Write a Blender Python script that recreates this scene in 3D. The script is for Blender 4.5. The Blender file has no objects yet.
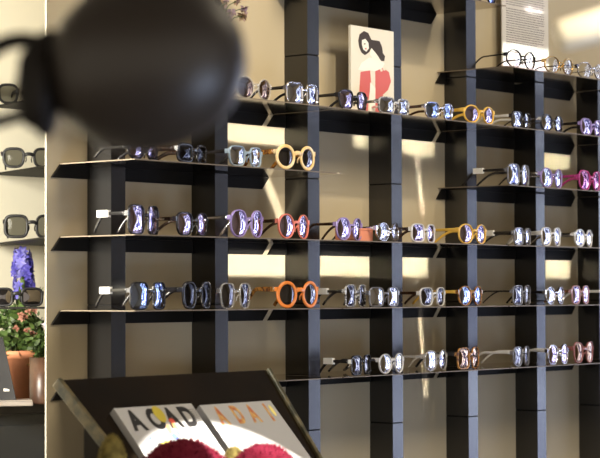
import bpy, bmesh, math, random
from mathutils import Vector, Matrix
random.seed(7)
C = bpy.context.scene.collection
R = math.radians
PI = math.pi

# ------------------------------------------------------------------ measures
U = 0.28                      # metres between two posts
Z0 = 1.39                     # height of the measuring origin above the floor
FPX = 2000.0
YAW, PIT, ROL = 0.8744, 0.0320, -0.0037
CAM = Vector((-9.1496 * U, -9.4674 * U, -0.1232 * U + Z0))
fw = Vector((math.sin(YAW) * math.cos(PIT), math.cos(YAW) * math.cos(PIT), math.sin(PIT)))
rt0 = Vector((math.cos(YAW), -math.sin(YAW), 0))
up0 = rt0.cross(fw)
rt = rt0 * math.cos(ROL) + up0 * math.sin(ROL)
up = -rt0 * math.sin(ROL) + up0 * math.cos(ROL)

def proj(P):
    d = Vector(P) - CAM
    z = d.dot(fw)
    return 300 + FPX * d.dot(rt) / z, 229 - FPX * d.dot(up) / z

def ray(x, y):
    return (fw + rt * ((x - 300) / FPX) + up * ((229 - y) / FPX))

def at_y(x, y, Y):            # where the sight line meets a plane parallel to the display wall
    r = ray(x, y)
    return CAM + r * ((Y - CAM.y) / r.y)

def at_d(x, y, d):
    return CAM + ray(x, y) * d

PD, PW, SD = 0.2218 * U, 0.1307 * U, 0.6886 * U   # post depth, post width, shelf depth
ROWZ = {'A': 2.125, 'A2': 1.6547, 'B': 1.178, 'C': 0.7192, 'D': 0.2469, 'E': -0.2277, 'F': -0.7125}
ROWZ = {k: v * U + Z0 for k, v in ROWZ.items()}
ROWNAME = {'A': 'top shelf', 'A2': 'short shelf under the text sheet', 'B': 'fifth shelf up', 'C': 'fourth shelf up',
           'D': 'third shelf up', 'E': 'second shelf up', 'F': 'lowest shelf'}
XL = at_y(57.5, 233, 0).x
XB = [XL, at_y(268, 114, 0).x, at_y(436.5, 131, 0).x, at_y(574, 147, 0).x]
XB.append(XB[3] + 2 * U)
XWALL = at_y(46.3, 200, 0).x
XEND = 9.6 * U

# ------------------------------------------------------------------ materials
def mat(name, col, rough=0.5, metal=0.0, spec=0.5, coat=0.0, noise=0.0, nscale=20.0, bump=0.0, emit=None, estr=0, trans=0.0, alpha=1.0, col2=None):
    m = bpy.data.materials.new(name)
    m.use_nodes = True
    nt = m.node_tree
    b = nt.nodes['Principled BSDF']
    b.inputs['Base Color'].default_value = (*col, 1)
    b.inputs['Roughness'].default_value = rough
    b.inputs['Metallic'].default_value = metal
    b.inputs['Specular IOR Level'].default_value = spec
    b.inputs['Coat Weight'].default_value = coat
    b.inputs['Transmission Weight'].default_value = trans
    b.inputs['Alpha'].default_value = alpha
    if emit:
        b.inputs['Emission Color'].default_value = (*emit, 1)
        b.inputs['Emission Strength'].default_value = estr
    if noise or bump or col2:
        tc = nt.nodes.new('ShaderNodeTexCoord')
        nz = nt.nodes.new('ShaderNodeTexNoise')
        nz.inputs['Scale'].default_value = nscale
        nz.inputs['Detail'].default_value = 5
        nt.links.new(tc.outputs['Object'], nz.inputs['Vector'])
        if noise or col2:
            rp = nt.nodes.new('ShaderNodeValToRGB')
            c2 = col2 if col2 else tuple(c * (1 - noise) for c in col)
            rp.color_ramp.elements[0].color = (*c2, 1)
            rp.color_ramp.elements[0].position = 0.38
            rp.color_ramp.elements[1].color = (*col, 1)
            rp.color_ramp.elements[1].position = 0.62
            nt.links.new(nz.outputs['Fac'], rp.inputs['Fac'])
            nt.links.new(rp.outputs['Color'], b.inputs['Base Color'])
        if bump:
            bp = nt.nodes.new('ShaderNodeBump')
            bp.inputs['Strength'].default_value = bump
            bp.inputs['Distance'].default_value = 0.002
            nt.links.new(nz.outputs['Fac'], bp.inputs['Height'])
            nt.links.new(bp.outputs['Normal'], b.inputs['Normal'])
    return m

def clear_mat(name, tint, refl=0.25, fog=0.0):
    m = bpy.data.materials.new(name)
    m.use_nodes = True
    nt = m.node_tree
    nt.nodes.clear()
    out = nt.nodes.new('ShaderNodeOutputMaterial')
    tr = nt.nodes.new('ShaderNodeBsdfTransparent')
    tr.inputs['Color'].default_value = (*tint, 1)
    gl = nt.nodes.new('ShaderNodeBsdfGlossy')
    gl.inputs['Roughness'].default_value = 0.03
    lw = nt.nodes.new('ShaderNodeLayerWeight')
    lw.inputs['Blend'].default_value = refl
    mx = nt.nodes.new('ShaderNodeMixShader')
    nt.links.new(lw.outputs['Facing'], mx.inputs['Fac'])
    nt.links.new(tr.outputs[0], mx.inputs[1])
    nt.links.new(gl.outputs[0], mx.inputs[2])
    nt.links.new(mx.outputs[0], out.inputs['Surface'])
    return m

M = {}
M['wall'] = mat('taupe_paint', (0.46, 0.395, 0.275), 0.75, spec=0.2, noise=0.06, nscale=3)
M['wall_edge'] = mat('pale_panel_edge', (0.36, 0.33, 0.26), 0.7)
M['cream'] = mat('cream_paint', (0.80, 0.76, 0.62), 0.8, spec=0.2, noise=0.03, nscale=2)
M['floor'] = mat('grey_stone_floor', (0.20, 0.18, 0.16), 0.5, noise=0.3, nscale=6)
M['ceiling'] = mat('ceiling_paint', (0.30, 0.27, 0.23), 0.9)
M['post'] = mat('black_steel', (0.006, 0.0055, 0.0055), 0.26, spec=0.95)
M['strip'] = mat('matt_black_steel', (0.008, 0.007, 0.006), 0.6, spec=0.15)
M['plate_edge'] = mat('brushed_bronze_edge', (0.20, 0.16, 0.115), 0.5, metal=0.3)
M['plate'] = mat('polished_dark_steel', (0.40, 0.345, 0.28), 0.07, metal=1.0)
M['black'] = mat('black_acetate', (0.012, 0.011, 0.013), 0.16, spec=0.6)
M['dkbrown'] = mat('dark_tortoise', (0.05, 0.022, 0.01), 0.15, col2=(0.012, 0.007, 0.005), nscale=160)
M['tort'] = mat('amber_tortoise', (0.50, 0.23, 0.05), 0.15, col2=(0.09, 0.03, 0.01), nscale=140)
M['orange'] = mat('orange_acetate', (0.83, 0.25, 0.05), 0.2)
M['cream_f'] = mat('honey_cream_acetate', (0.86, 0.55, 0.20), 0.2, col2=(0.84, 0.70, 0.44), nscale=30)
M['yellow'] = mat('yellow_acetate', (0.80, 0.50, 0.09), 0.18)
M['coral'] = mat('coral_acetate', (0.80, 0.22, 0.15), 0.18)
M['lilac'] = mat('lilac_acetate', (0.33, 0.25, 0.55), 0.15)
M['magenta'] = mat('magenta_acetate', (0.45, 0.05, 0.22), 0.15)
M['mauve'] = mat('mauve_acetate', (0.42, 0.24, 0.27), 0.15)
M['silver'] = mat('silver_metal', (0.80, 0.79, 0.82), 0.14, metal=1.0)
M['grey'] = mat('smoke_grey_acetate', (0.16, 0.16, 0.18), 0.14, spec=0.8)
M['mattblack'] = mat('matt_black_acetate', (0.008, 0.008, 0.009), 0.4, spec=0.25)
M['white'] = mat('white_acetate', (0.66, 0.65, 0.64), 0.15)
M['speck'] = mat('black_white_speckled_acetate', (0.65, 0.65, 0.66), 0.15, col2=(0.015, 0.015, 0.018), nscale=230)
M['crystal'] = mat('crystal_acetate', (0.62, 0.60, 0.57), 0.06, spec=0.8, alpha=0.38)
M['gold'] = mat('gold_metal', (0.80, 0.55, 0.22), 0.2, metal=1.0)
M['blue_f'] = mat('pale_blue_acetate', (0.28, 0.36, 0.44), 0.12)
M['rose'] = mat('rose_brown_acetate', (0.30, 0.11, 0.10), 0.15)
M['l_violet'] = mat('violet_mirror_lens', (0.56, 0.46, 0.62), 0.04, metal=1.0)
M['l_silver'] = mat('silver_mirror_lens', (0.72, 0.72, 0.78), 0.04, metal=1.0)
M['l_dark'] = mat('dark_smoke_lens', (0.17, 0.16, 0.17), 0.04, metal=1.0)
M['l_black'] = mat('black_lens', (0.045, 0.045, 0.055), 0.04, metal=1.0)
M['l_blue'] = mat('blue_mirror_lens', (0.42, 0.52, 0.80), 0.04, metal=1.0)
M['l_brown'] = mat('brown_lens', (0.30, 0.19, 0.13), 0.04, metal=1.0)
M['l_pink'] = mat('pink_mirror_lens', (0.50, 0.20, 0.34), 0.04, metal=1.0)
M['l_clear'] = clear_mat('clear_lens', (0.94, 0.95, 0.95), 0.30)
M['l_grey'] = clear_mat('grey_tinted_lens', (0.24, 0.24, 0.22), 0.06)
M['tag'] = mat('white_tag_paper', (0.85, 0.84, 0.80), 0.6)
M['lamp'] = mat('charcoal_lamp_enamel', (0.022, 0.017, 0.014), 0.42, spec=0.35)
M['lamp2'] = mat('dark_lamp_bracket', (0.009, 0.007, 0.006), 0.6, spec=0.15)
M['cream_l'] = mat('cream_lamp_enamel', (0.82, 0.76, 0.62), 0.4)
M['tabletop'] = mat('dark_polished_wood', (0.014, 0.009, 0.005), 0.12, spec=0.12, col2=(0.008, 0.006, 0.004), nscale=7)
M['rim'] = mat('gold_marbled_edging', (0.15, 0.115, 0.05), 0.4, col2=(0.04, 0.038, 0.018), nscale=45, bump=0.4)
M['sheetpaper'] = mat('matt_sheet_paper', (0.60, 0.57, 0.52), 0.7, spec=0.2)
M['paper'] = mat('white_cover_paper', (0.40, 0.39, 0.375), 0.45, spec=0.3)
M['page'] = mat('page_edges', (0.70, 0.68, 0.62), 0.8)
M['ink'] = mat('black_ink', (0.012, 0.011, 0.011), 0.4)
M['ink_grey'] = mat('grey_ink', (0.16, 0.15, 0.14), 0.6)
M['ink_must'] = mat('mustard_ink', (0.50, 0.40, 0.04), 0.4)
M['ink_blue'] = mat('blue_ink', (0.10, 0.16, 0.60), 0.4)
M['ink_red'] = mat('red_ink', (0.55, 0.08, 0.05), 0.4)
M['ink_or'] = mat('orange_ink', (0.80, 0.35, 0.12), 0.4)
M['ink_ye'] = mat('yellow_ink', (0.85, 0.72, 0.20), 0.4)
M['ink_flame'] = mat('amber_and_red_ink', (0.62, 0.42, 0.12), 0.4, col2=(0.42, 0.10, 0.04), nscale=60)
M['hair'] = mat('dark_hair_ink', (0.045, 0.032, 0.026), 0.6)
M['skin'] = mat('pale_skin_ink', (0.86, 0.83, 0.76), 0.6)
M['trouser'] = mat('red_trouser_ink', (0.60, 0.13, 0.13), 0.6)
M['card'] = mat('cream_card', (0.74, 0.70, 0.60), 0.6)
M['redfuzz'] = mat('raspberry_wool', (0.11, 0.010, 0.022), 0.95, spec=0.05, col2=(0.08, 0.005, 0.012), nscale=40)
M['olfuzz'] = mat('olive_yellow_wool', (0.19, 0.15, 0.045), 0.95, spec=0.1, col2=(0.08, 0.06, 0.018), nscale=60)
M['hyac'] = mat('violet_blue_petals', (0.10, 0.085, 0.46), 0.5, col2=(0.035, 0.03, 0.24), nscale=80)
M['leaf'] = mat('green_leaf', (0.075, 0.125, 0.028), 0.5, col2=(0.03, 0.06, 0.014), nscale=40)
M['leaf2'] = mat('light_green_leaf', (0.13, 0.21, 0.04), 0.5)
M['moss'] = mat('dark_moss_leaf', (0.045, 0.085, 0.022), 0.7, col2=(0.02, 0.04, 0.012), nscale=60)
M['pinkpet'] = mat('dusty_pink_petal', (0.32, 0.14, 0.10), 0.6)
M['whitepet'] = mat('pale_lilac_petal', (0.62, 0.56, 0.62), 0.6)
M['dried'] = mat('dried_mauve_petal', (0.32, 0.22, 0.30), 0.7, col2=(0.30, 0.20, 0.10), nscale=50)
M['terra'] = mat('terracotta', (0.74, 0.30, 0.16), 0.7, noise=0.15, nscale=15)
M['brownpot'] = mat('brown_glazed_wood', (0.10, 0.05, 0.03), 0.35, col2=(0.05, 0.024, 0.015), nscale=25)
M['blackbox'] = mat('black_card_box', (0.018, 0.018, 0.022), 0.5)
M['cabinet'] = mat('charcoal_cabinet', (0.028, 0.030, 0.033), 0.45)
M['silverbox'] = mat('grey_metal_tray', (0.42, 0.38, 0.36), 0.35, metal=0.6)
M['coralbox'] = mat('coral_card', (0.78, 0.30, 0.19), 0.5)

# ------------------------------------------------------------------ mesh builder
class MB:
    def __init__(self):
        self.v, self.f, self.s = [], [], []
    def add(self, vs, fs, smooth=False, T=None):
        o = len(self.v)
        for p in vs:
            p = Vector(p)
            self.v.append(T @ p if T else p)
        for f in fs:
            self.f.append([i + o for i in f])
            self.s.append(smooth)
        return self
    def box(self, a, b, T=None):
        (x0, y0, z0), (x1, y1, z1) = a, b
        return self.add([(x0, y0, z0), (x1, y0, z0), (x1, y1, z0), (x0, y1, z0), (x0, y0, z1), (x1, y0, z1), (x1, y1, z1), (x0, y1, z1)],
                        [(0, 3, 2, 1), (4, 5, 6, 7), (0, 1, 5, 4), (1, 2, 6, 5), (2, 3, 7, 6), (3, 0, 4, 7)], T=T)
    def prism(self, poly, ext, T=None):           # polygon (3d points) pushed along ext
        n = len(poly)
        e = Vector(ext)
        P = [Vector(p) for p in poly]
        vs = P + [p + e for p in P]
        fs = [tuple(range(n - 1, -1, -1)), tuple(range(n, 2 * n))]
        fs += [(i, (i + 1) % n, n + (i + 1) % n, n + i) for i in range(n)]
        return self.add(vs, fs, T=T)
    def loft(self, rings, smooth=True, caps=True, closed=False, T=None):
        n = len(rings[0])
        vs = [p for r in rings for p in r]
        fs = []
        k = len(rings)
        for a in range(k if closed else k - 1):
            b = (a + 1) % k
            for i in range(n):
                j = (i + 1) % n
                fs.append((a * n + i, a * n + j, b * n + j, b * n + i))
        if caps and not closed:
            fs.append(tuple(range(n - 1, -1, -1)))
            fs.append(tuple(range((k - 1) * n, k * n)))
        return self.add(vs, fs, smooth, T)
    def lathe(self, prof, n=40, T=None, smooth=True):
        rings = [[(r * math.cos(2 * PI * i / n), r * math.sin(2 * PI * i / n), z) for i in range(n)] for r, z in prof]
        return self.loft(rings, smooth, True, False, T)
    def tube(self, pts, rx, ry=None, n=8, T=None, upv=(0, 0, 1)):
        P = [Vector(p) for p in pts]
        rings = []
        for i, p in enumerate(P):
            t = (P[min(i + 1, len(P) - 1)] - P[max(i - 1, 0)]).normalized()
            a = t.cross(Vector(upv))
            if a.length < 1e-4:
                a = t.cross(Vector((1, 0, 0)))
            a.normalize()
            b = a.cross(t)
            r1 = rx[i] if isinstance(rx, (list, tuple)) else rx
            r2 = (ry[i] if isinstance(ry, (list, tuple)) else ry) if ry is not None else r1
            ring = []
            for k in range(n):
                th = 2 * PI * (k + 0.5) / n
                c, s = math.cos(th), math.sin(th)
                pw = 0.6 if ry is not None else 1
                c2 = math.copysign(abs(c) ** pw, c)
                s2 = math.copysign(abs(s) ** pw, s)
                ring.append(p + a * (r1 * c2) + b * (r2 * s2))
            rings.append(ring)
        return self.loft(rings, True, True, False, T)
    def build(self, name, m, parent=None, T=None, bevel=0.0):
        me = bpy.data.meshes.new(name)
        me.from_pydata([tuple(p) for p in self.v], [], self.f)
        me.polygons.foreach_set('use_smooth', self.s)
        bm = bmesh.new()
        bm.from_mesh(me)
        bmesh.ops.recalc_face_normals(bm, faces=bm.faces)
        bm.to_mesh(me)
        bm.free()
        me.materials.append(m)
        o = bpy.data.objects.new(name, me)
        C.objects.link(o)
        if parent:
            o.parent = parent
        if bevel:
            md = o.modifiers.new('bevel', 'BEVEL')
            md.width = bevel
            md.segments = 2
            md.limit_method = 'ANGLE'
        return o

def tag(o, label, cat, group=None):
    o['label'] = label
    o['category'] = cat
    if group:
        o['group'] = group
    return o

def empty(name, loc, label, cat, group=None, rz=0.0):
    o = bpy.data.objects.new(name, None)
    o.empty_display_size = 0.02
    C.objects.link(o)
    o.location = loc
    o.rotation_euler = (0, 0, rz)
    return tag(o, label, cat, group)

def struct(o):
    o['kind'] = 'structure'
    return o

# ------------------------------------------------------------------ setting
XR = 3.1                       # right-hand shopfront wall
struct(MB().box((XWALL + 0.002, 0, 0), (XR + 0.1, 0.0034, 2.95)).build('wall_display', M['wall']))
struct(MB().box((XWALL, -0.0004, 0), (XWALL + 0.0018, 0.0036, 2.95)).build('trim_1', M['wall_edge']))
struct(MB().box((-4.6, 0.95, 0), (XR + 0.1, 1.05, 2.95)).build('wall_back', M['cream']))
struct(MB().box((-4.7, -4.9, -0.06), (XR + 0.1, 1.05, 0)).build('floor', M['floor']))
struct(MB().box((-4.7, -4.9, 2.95), (XR + 0.1, 1.05, 3.03)).build('ceiling', M['ceiling']))
# shopfront wall with its tall window
wy0, wy1, wz0, wz1 = -2.25, -0.16, 0.45, 2.62
b = MB()
b.box((XR, -4.9, 0), (XR + 0.1, wy0, 2.95)).box((XR, wy1, 0), (XR + 0.1, 0, 2.95))
b.box((XR, wy0, 0), (XR + 0.1, wy1, wz0)).box((XR, wy0, wz1), (XR + 0.1, wy1, 2.95))
struct(b.build('wall_right', M['wall']))
b = MB()
for k in range(5):
    y = wy0 + (wy1 - wy0) * k / 4
    b.box((XR + 0.02, y - 0.03, wz0), (XR + 0.08, y + 0.03, wz1))
for k in range(4):
    z = wz0 + (wz1 - wz0) * k / 3
    b.box((XR + 0.025, wy0, z - 0.025), (XR + 0.075, wy1, z + 0.025))
win = struct(b.build('window_1', M['black']))
mw = bpy.data.materials.new('daylit_street_glass')
mw.use_nodes = True
nt = mw.node_tree
nt.nodes.clear()
out = nt.nodes.new('ShaderNodeOutputMaterial')
em = nt.nodes.new('ShaderNodeEmission')
tc = nt.nodes.new('ShaderNodeTexCoord')
vo = nt.nodes.new('ShaderNodeTexNoise')
vo.inputs['Scale'].default_value = 4.2
vo.inputs['Detail'].default_value = 4
rp = nt.nodes.new('ShaderNodeValToRGB')
rp.color_ramp.elements[0].position = 0.47
rp.color_ramp.elements[0].color = (0.03, 0.04, 0.10, 1)
rp.color_ramp.elements[1].position = 0.575
rp.color_ramp.elements[1].color = (0.74, 0.83, 1.0, 1)
mid = rp.color_ramp.elements.new(0.515)
mid.color = (0.11, 0.10, 0.17, 1)
nt.links.new(tc.outputs['Object'], vo.inputs['Vector'])
nt.links.new(vo.outputs['Fac'], rp.inputs['Fac'])
nt.links.new(rp.outputs['Color'], em.inputs['Color'])
sx_ = nt.nodes.new('ShaderNodeSeparateXYZ')
mr = nt.nodes.new('ShaderNodeMapRange')
mr.inputs['From Min'].default_value = 1.25
mr.inputs['From Max'].default_value = 1.9
mr.inputs['To Min'].default_value = 12.0
mr.inputs['To Max'].default_value = 3.2
nt.links.new(tc.outputs['Object'], sx_.inputs[0])
nt.links.new(sx_.outputs['Z'], mr.inputs['Value'])
nt.links.new(mr.outputs[0], em.inputs['Strength'])
nt.links.new(em.outputs[0], out.inputs['Surface'])
struct(MB().box((XR + 0.045, wy0, wz0), (XR + 0.05, wy1, wz1)).build('window_2', mw))

YF = -3.6
dx0, dx1, dz1 = -1.30, -0.40, 0.80  # low glowing panel added out of view for a highlight on the dark lamp
b = MB()
for x in (dx0, dx1):
    b.box((x - 0.03, YF, 0), (x + 0.03, YF + 0.05, dz1 + 0.06))
b.box((dx0, YF, dz1), (dx1, YF + 0.05, dz1 + 0.06)).box((dx0, YF, 0.0), (dx1, YF + 0.05, 0.08))
struct(b.build('highlight_panel_frame', M['black']))
md_ = mat('highlight_panel_glow', (0, 0, 0), 0.5, emit=(0.62, 0.74, 1.0), estr=16.0)
struct(MB().box((dx0, YF + 0.02, 0.08), (dx1, YF + 0.025, dz1)).build('highlight_panel', md_))
struct(MB().box((dx1 + 0.035, YF, 0), (XR + 0.1, YF + 0.05, 2.95)).build('light_block_wall', M['wall']))  # unseen wall added to keep world glow off the post fronts

# ------------------------------------------------------------------ posts
SEAMS = [2.515, 1.61, 0.708, -0.197, -1.116]
ORD = ['leftmost', 'second', 'third', 'fourth', 'fifth', 'sixth', 'seventh', 'eighth', 'ninth']
POSTX = [k * U for k in range(9)]
for k in range(9):
    top = 2.94 if k < 5 else ROWZ['A2'] - 0.004
    lab = ('leftmost black steel post of the display wall, nearest the pale wall edge' if k == 0 else
           '%s black steel post from the left, running floor to ceiling on the taupe wall' % ORD[k] if k < 5 else
           '%s black steel post from the left, ending under the text sheet\'s shelf' % ORD[k])
    e = empty('display_post', (POSTX[k], 0, 0), lab, 'post', 'black posts of the display wall')
    zs = sorted([s * U + Z0 for s in SEAMS if s * U + Z0 < top - 0.02])
    cuts = [0.0] + zs + [top]
    for a, c in zip(cuts, cuts[1:]):
        z0 = a + (0.0015 if a else 0)
        z1 = c - (0.0015 if c != top else 0)
        MB().box((0, -PD, z0), (PW, -0.0005, z1)).build('post_segment', M['post'], e)
    for s in zs:
        MB().box((0.001, -PD + 0.0012, s - 0.0015), (PW - 0.001, -0.001, s + 0.0015)).build('seam_gasket', M['strip'], e)

# ------------------------------------------------------------------ shelves
TH = 0.0020
def edge_faces(o):
    o.data.materials.append(M['plate_edge'])
    for p in o.data.polygons:
        if abs(p.normal.z) < 0.5:
            p.material_index = 1
SECT = ['left section', 'second section', 'third section', 'right section']
SHELVES = {'A': [1], 'A2': [2, 3], 'B': [0, 1, 2, 3], 'C': [0, 2, 3], 'D': [0, 1, 2, 3], 'E': [0, 1, 2, 3], 'F': [0, 1, 2, 3]}
HF, SL = 0.086 * U, 0.075 * U
for row, mods in SHELVES.items():
    for mi in mods:
        x0, x1 = XB[mi] + 0.003, XB[mi + 1] - 0.003
        z = ROWZ[row]
        if row == 'B' and mi == 2 or row == 'A2' and mi == 3:
            pass
        lab = 'polished dark steel shelf plate, %s, %s' % (ROWNAME[row], SECT[mi])
        e = empty('display_shelf', (x0, 0, z), lab, 'shelf', 'polished shelf plates')
        poly = [(0, -SD), (x1 - x0, -SD), (x1 - x0, -0.001)]
        posts = [p for p in POSTX if p > x0 - PW and p < x1 and not (row == 'A2' and p > 4.5 * U)]
        for p in reversed(posts):
            a, c = p - x0 - 0.001, p - x0 + PW + 0.001
            poly += [(c, -0.001), (c, -PD - 0.001), (a, -PD - 0.001), (a, -0.001)]
        poly += [(0, -0.001)]
        pl = MB().prism([(x, y, -TH) for x, y in poly], (0, 0, TH)).build('shelf_plate', M['plate'], e)
        edge_faces(pl)
        # black fixing strip under the plate along the wall, broken by the posts
        allp = [p for p in POSTX if p > x0 - PW and p < x1]
        if row == 'A2':
            allp = [p for p in allp]
        edges = [0.0]
        for p in allp:
            edges += [p - x0 - 0.001, p - x0 + PW + 0.001]
        edges += [x1 - x0]
        for i in range(0, len(edges), 2):
            a, c = edges[i], edges[i + 1]
            if c - a < 0.02:
                continue
            la = SL if i == 0 else 0.0
            lc = SL if i == len(edges) - 2 else 0.0
            gp = 0.012 if i == 0 and mi else 0.0
            MB().prism([(a + gp, -0.001, -TH - 0.0002), (c, -0.001, -TH - 0.0002), (c - lc, -0.001, -TH - HF), (a + gp - la, -0.001, -TH - HF)],
                       (0, -0.004, 0)).build('fixing_strip', M['strip'], e)

# ------------------------------------------------------------------ glasses
def outline(shape, w, h, n=44):
    pts = []
    for i in range(n):
        t = 2 * PI * i / n
        c, s = math.cos(t), math.sin(t)
        e = {'round': 2.0, 'oval': 2.2, 'square': 4.2, 'way': 3.2, 'cat': 2.6, 'avi': 2.5, 'rect': 4.5}[shape]
        x = math.copysign(abs(c) ** (2 / e), c)
        z = math.copysign(abs(s) ** (2 / e), s)
        if shape == 'way':
            x *= 1 - 0.13 * (1 - z) / 2 * 1.2
        if shape == 'cat':
            z += 0.16 * max(0, x) * max(0, z + 0.3)
            x *= 1 - 0.12 * (1 - z) / 2
        if shape == 'avi':
            x = x * (1 - 0.10 * (1 + z) / 2) + 0.10 * (1 - z) / 2 - 0.05
        pts.append((x * w / 2, z * h / 2))
    return pts

def offset(pts, d):
    n = len(pts)
    res = []
    for i in range(n):
        a, b = pts[i - 1], pts[(i + 1) % n]
        tx, tz = b[0] - a[0], b[1] - a[1]
        L = math.hypot(tx, tz) or 1
        res.append((pts[i][0] + tz / L * d, pts[i][1] - tx / L * d))
    return res

def make_glasses(name, loc, rz, W, H, shape, fm, lm, tm, rim, label, group, tagged=0, L=0.125, kind='sunglasses', fold=0.0, thick=0.0045):
    """front stands on z=0, faces -Y; the two arms run back along +Y"""
    e = empty(name, loc, label, kind, group, rz)
    bend = 1.9
    def B(x, y, z):
        return (x, y + bend * x * x, z)
    gap = 0.0145
    lw = (W - gap) / 2 - 2 * rim
    lh = H - 2 * rim
    zc = H / 2
    fr = MB()
    for s in (-1, 1):
        cx = s * (gap / 2 + rim + lw / 2)
        base = [(s * x, z) for x, z in outline(shape, lw, lh)]
        if s < 0:
            base = base[::-1]
        prof = [(-0.0004, -0.5), (0.25, -0.9), (0.6, -1.0), (0.93, -0.7), (1.0, 0), (0.93, 0.75), (0.5, 1.0), (-0.0004, 0.8)]
        rings = []
        offs = [(offset(base, rim * max(q, -0.05)), t) for q, t in prof]
        n = len(base)
        for i in range(n):
            rings.append([B(cx + o[i][0], thick / 2 * t, zc + o[i][1]) for o, t in offs])
        fr.loft(rings, True, False, True)
        # hinge block
        xo = s * (W / 2 - rim * 0.6)
        zz = H * 0.70
        fr.box((min(xo - s * 0.002, xo + s * 0.004), -0.0015 + bend * xo * xo, zz - 0.0042), (max(xo - s * 0.002, xo + s * 0.004), 0.006 + bend * xo * xo, zz + 0.0042))
        # nose pad
        xp = s * (gap / 2 - 0.0005)
        fr.tube([(xp, 0.001, zc + 0.002), (xp * 0.85, 0.005, zc - 0.004), (xp * 1.05, 0.0065, zc - 0.010)], 0.0014, n=6)
    bz = zc + H * 0.14
    br = max(0.0017, min(rim, 0.0042))
    fr.tube([(-gap / 2 - rim * 0.6, 0, bz - 0.001), (-gap / 4, -0.001, bz + 0.002), (gap / 4, -0.001, bz + 0.002), (gap / 2 + rim * 0.6, 0, bz - 0.001)],
            thick / 2, br, n=8)
    fr.build('frame_front', fm, e)
    for s in (-1, 1):
        cx = s * (gap / 2 + rim + lw / 2)
        base = [(s * x, z) for x, z in outline(shape, lw + rim * 0.25, lh + rim * 0.25)]
        n = len(base)
        lb = MB()
        vs = [B(cx, -0.0032, zc)]
        rr = [0.2, 0.4, 0.6, 0.8, 0.93, 1.0]
        for q in rr:
            for x, z in base:
                vs.append(B(cx + x * q, -0.0032 * (1 - q * q) + 0.0002, zc + z * q))
        fs = [(0, 1 + i, 1 + (i + 1) % n) for i in range(n)]
        for a in range(len(rr) - 1):
            for i in range(n):
                j = (i + 1) % n
                fs.append((1 + a * n + i, 1 + (a + 1) * n + i, 1 + (a + 1) * n + j, 1 + a * n + j))
        lb.add(vs, fs, True)
        lb.build('lens', lm, e)
        # arm
        xo = s * (W / 2 - rim * 0.2 + 0.001)
        y0 = 0.005 + bend * xo * xo
        zz = H * 0.70
        th = fold if s < 0 else fold * 0.6
        pts = []
        N = 16
        for k in range(N + 1):
            t = k / N
            yy = t * L
            zdrop = 0.0 if t < 0.62 else ((t - 0.62) / 0.38) ** 1.6 * (zz - 0.0045)
            zline = zz - zdrop
            xin = -s * yy * math.sin(th) - s * 0.004 * t * t
            pts.append((xo + xin, y0 + yy * math.cos(th), max(zline, 0.0035)))
        hw = [0.0016 + 0.0004 * (k / N) for k in range(N + 1)]
        tall = 0.0019 if rim < 0.002 else min(0.0052, 0.0022 + rim * 0.55)
        hh = [tall * (1.0 - 0.35 * (k / N)) for k in range(N + 1)]
        arm = MB().tube(pts, hw, hh, n=8).build('arm', tm, e)
        if s < 0 and tagged:
            k = int(N * 0.50)
            p, q = Vector(pts[k]), Vector(pts[k + 3])
            d = (q - p).normalized()
            ang = math.atan2(d.x, d.y)
            T = Matrix.Translation(p) @ Matrix.Rotation(-ang, 4, 'Z')
            MB().box((-0.0032, 0, -0.0062), (0.0032, 0.027, 0.0062), T).build('price_tag', M['tag'], arm)
    return e

GLS = []
def place(row, xa, xb, hpx, shape, f, l, t, label, rim=3.2, tagged=0, W=0.113, L=0.118, kind='sunglasses', fold=0.17):
    if 2 < rim < 5:
        rim *= 0.78
    z = ROWZ[row]
    xc = (xa + xb) / 2
    probe = at_y(xc, 229, -SD + 0.02)
    ppm = FPX / (probe - CAM).dot(fw)
    H = max(0.028, min(0.060, hpx / ppm))
    a = R(12)
    for it in range(6):
        Y = -SD + 0.010 + W / 2 * math.sin(a)
        y0 = proj((probe.x, Y, z + H / 2))[1]
        c = at_y(xc, y0, Y)
        lo, hi = R(-6), R(34)
        for _ in range(30):
            m_ = (lo + hi) / 2
            d = Vector((math.cos(m_), math.sin(m_), 0)) * (W / 2)
            wpx = proj(c + d)[0] - proj(c - d)[0]
            if wpx > xb - xa:
                lo = m_
            else:
                hi = m_
        a = (lo + hi) / 2
    c.z = z + 0.0004
    # keep the arm tips clear of the posts
    Lx = L
    for s in (-1, 1):
        hx = c.x + s * W / 2 * math.cos(a)
        hy = Y + s * W / 2 * math.sin(a)
        tip = hx - L * math.sin(a + (-s) * -fold * 0)
        for p in POSTX:
            if p - 0.014 - 0.012 < tip < p + PW + 0.014 + 0.012 and not (row == 'A2' and p > 4.5 * U):
                Lx = min(Lx, (-PD - 0.004 - hy - 0.016) / math.cos(a))
    Lx = max(0.07, Lx)
    name = 'sunglasses' if kind == 'sunglasses' else 'eyeglasses'
    GLS.append(label)
    return make_glasses(name, c, a, W, H, shape, M[f], M[l], M[t], rim / 1000, label, 'glasses on the ' + ROWNAME[row], tagged, Lx, kind, fold)

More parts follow.
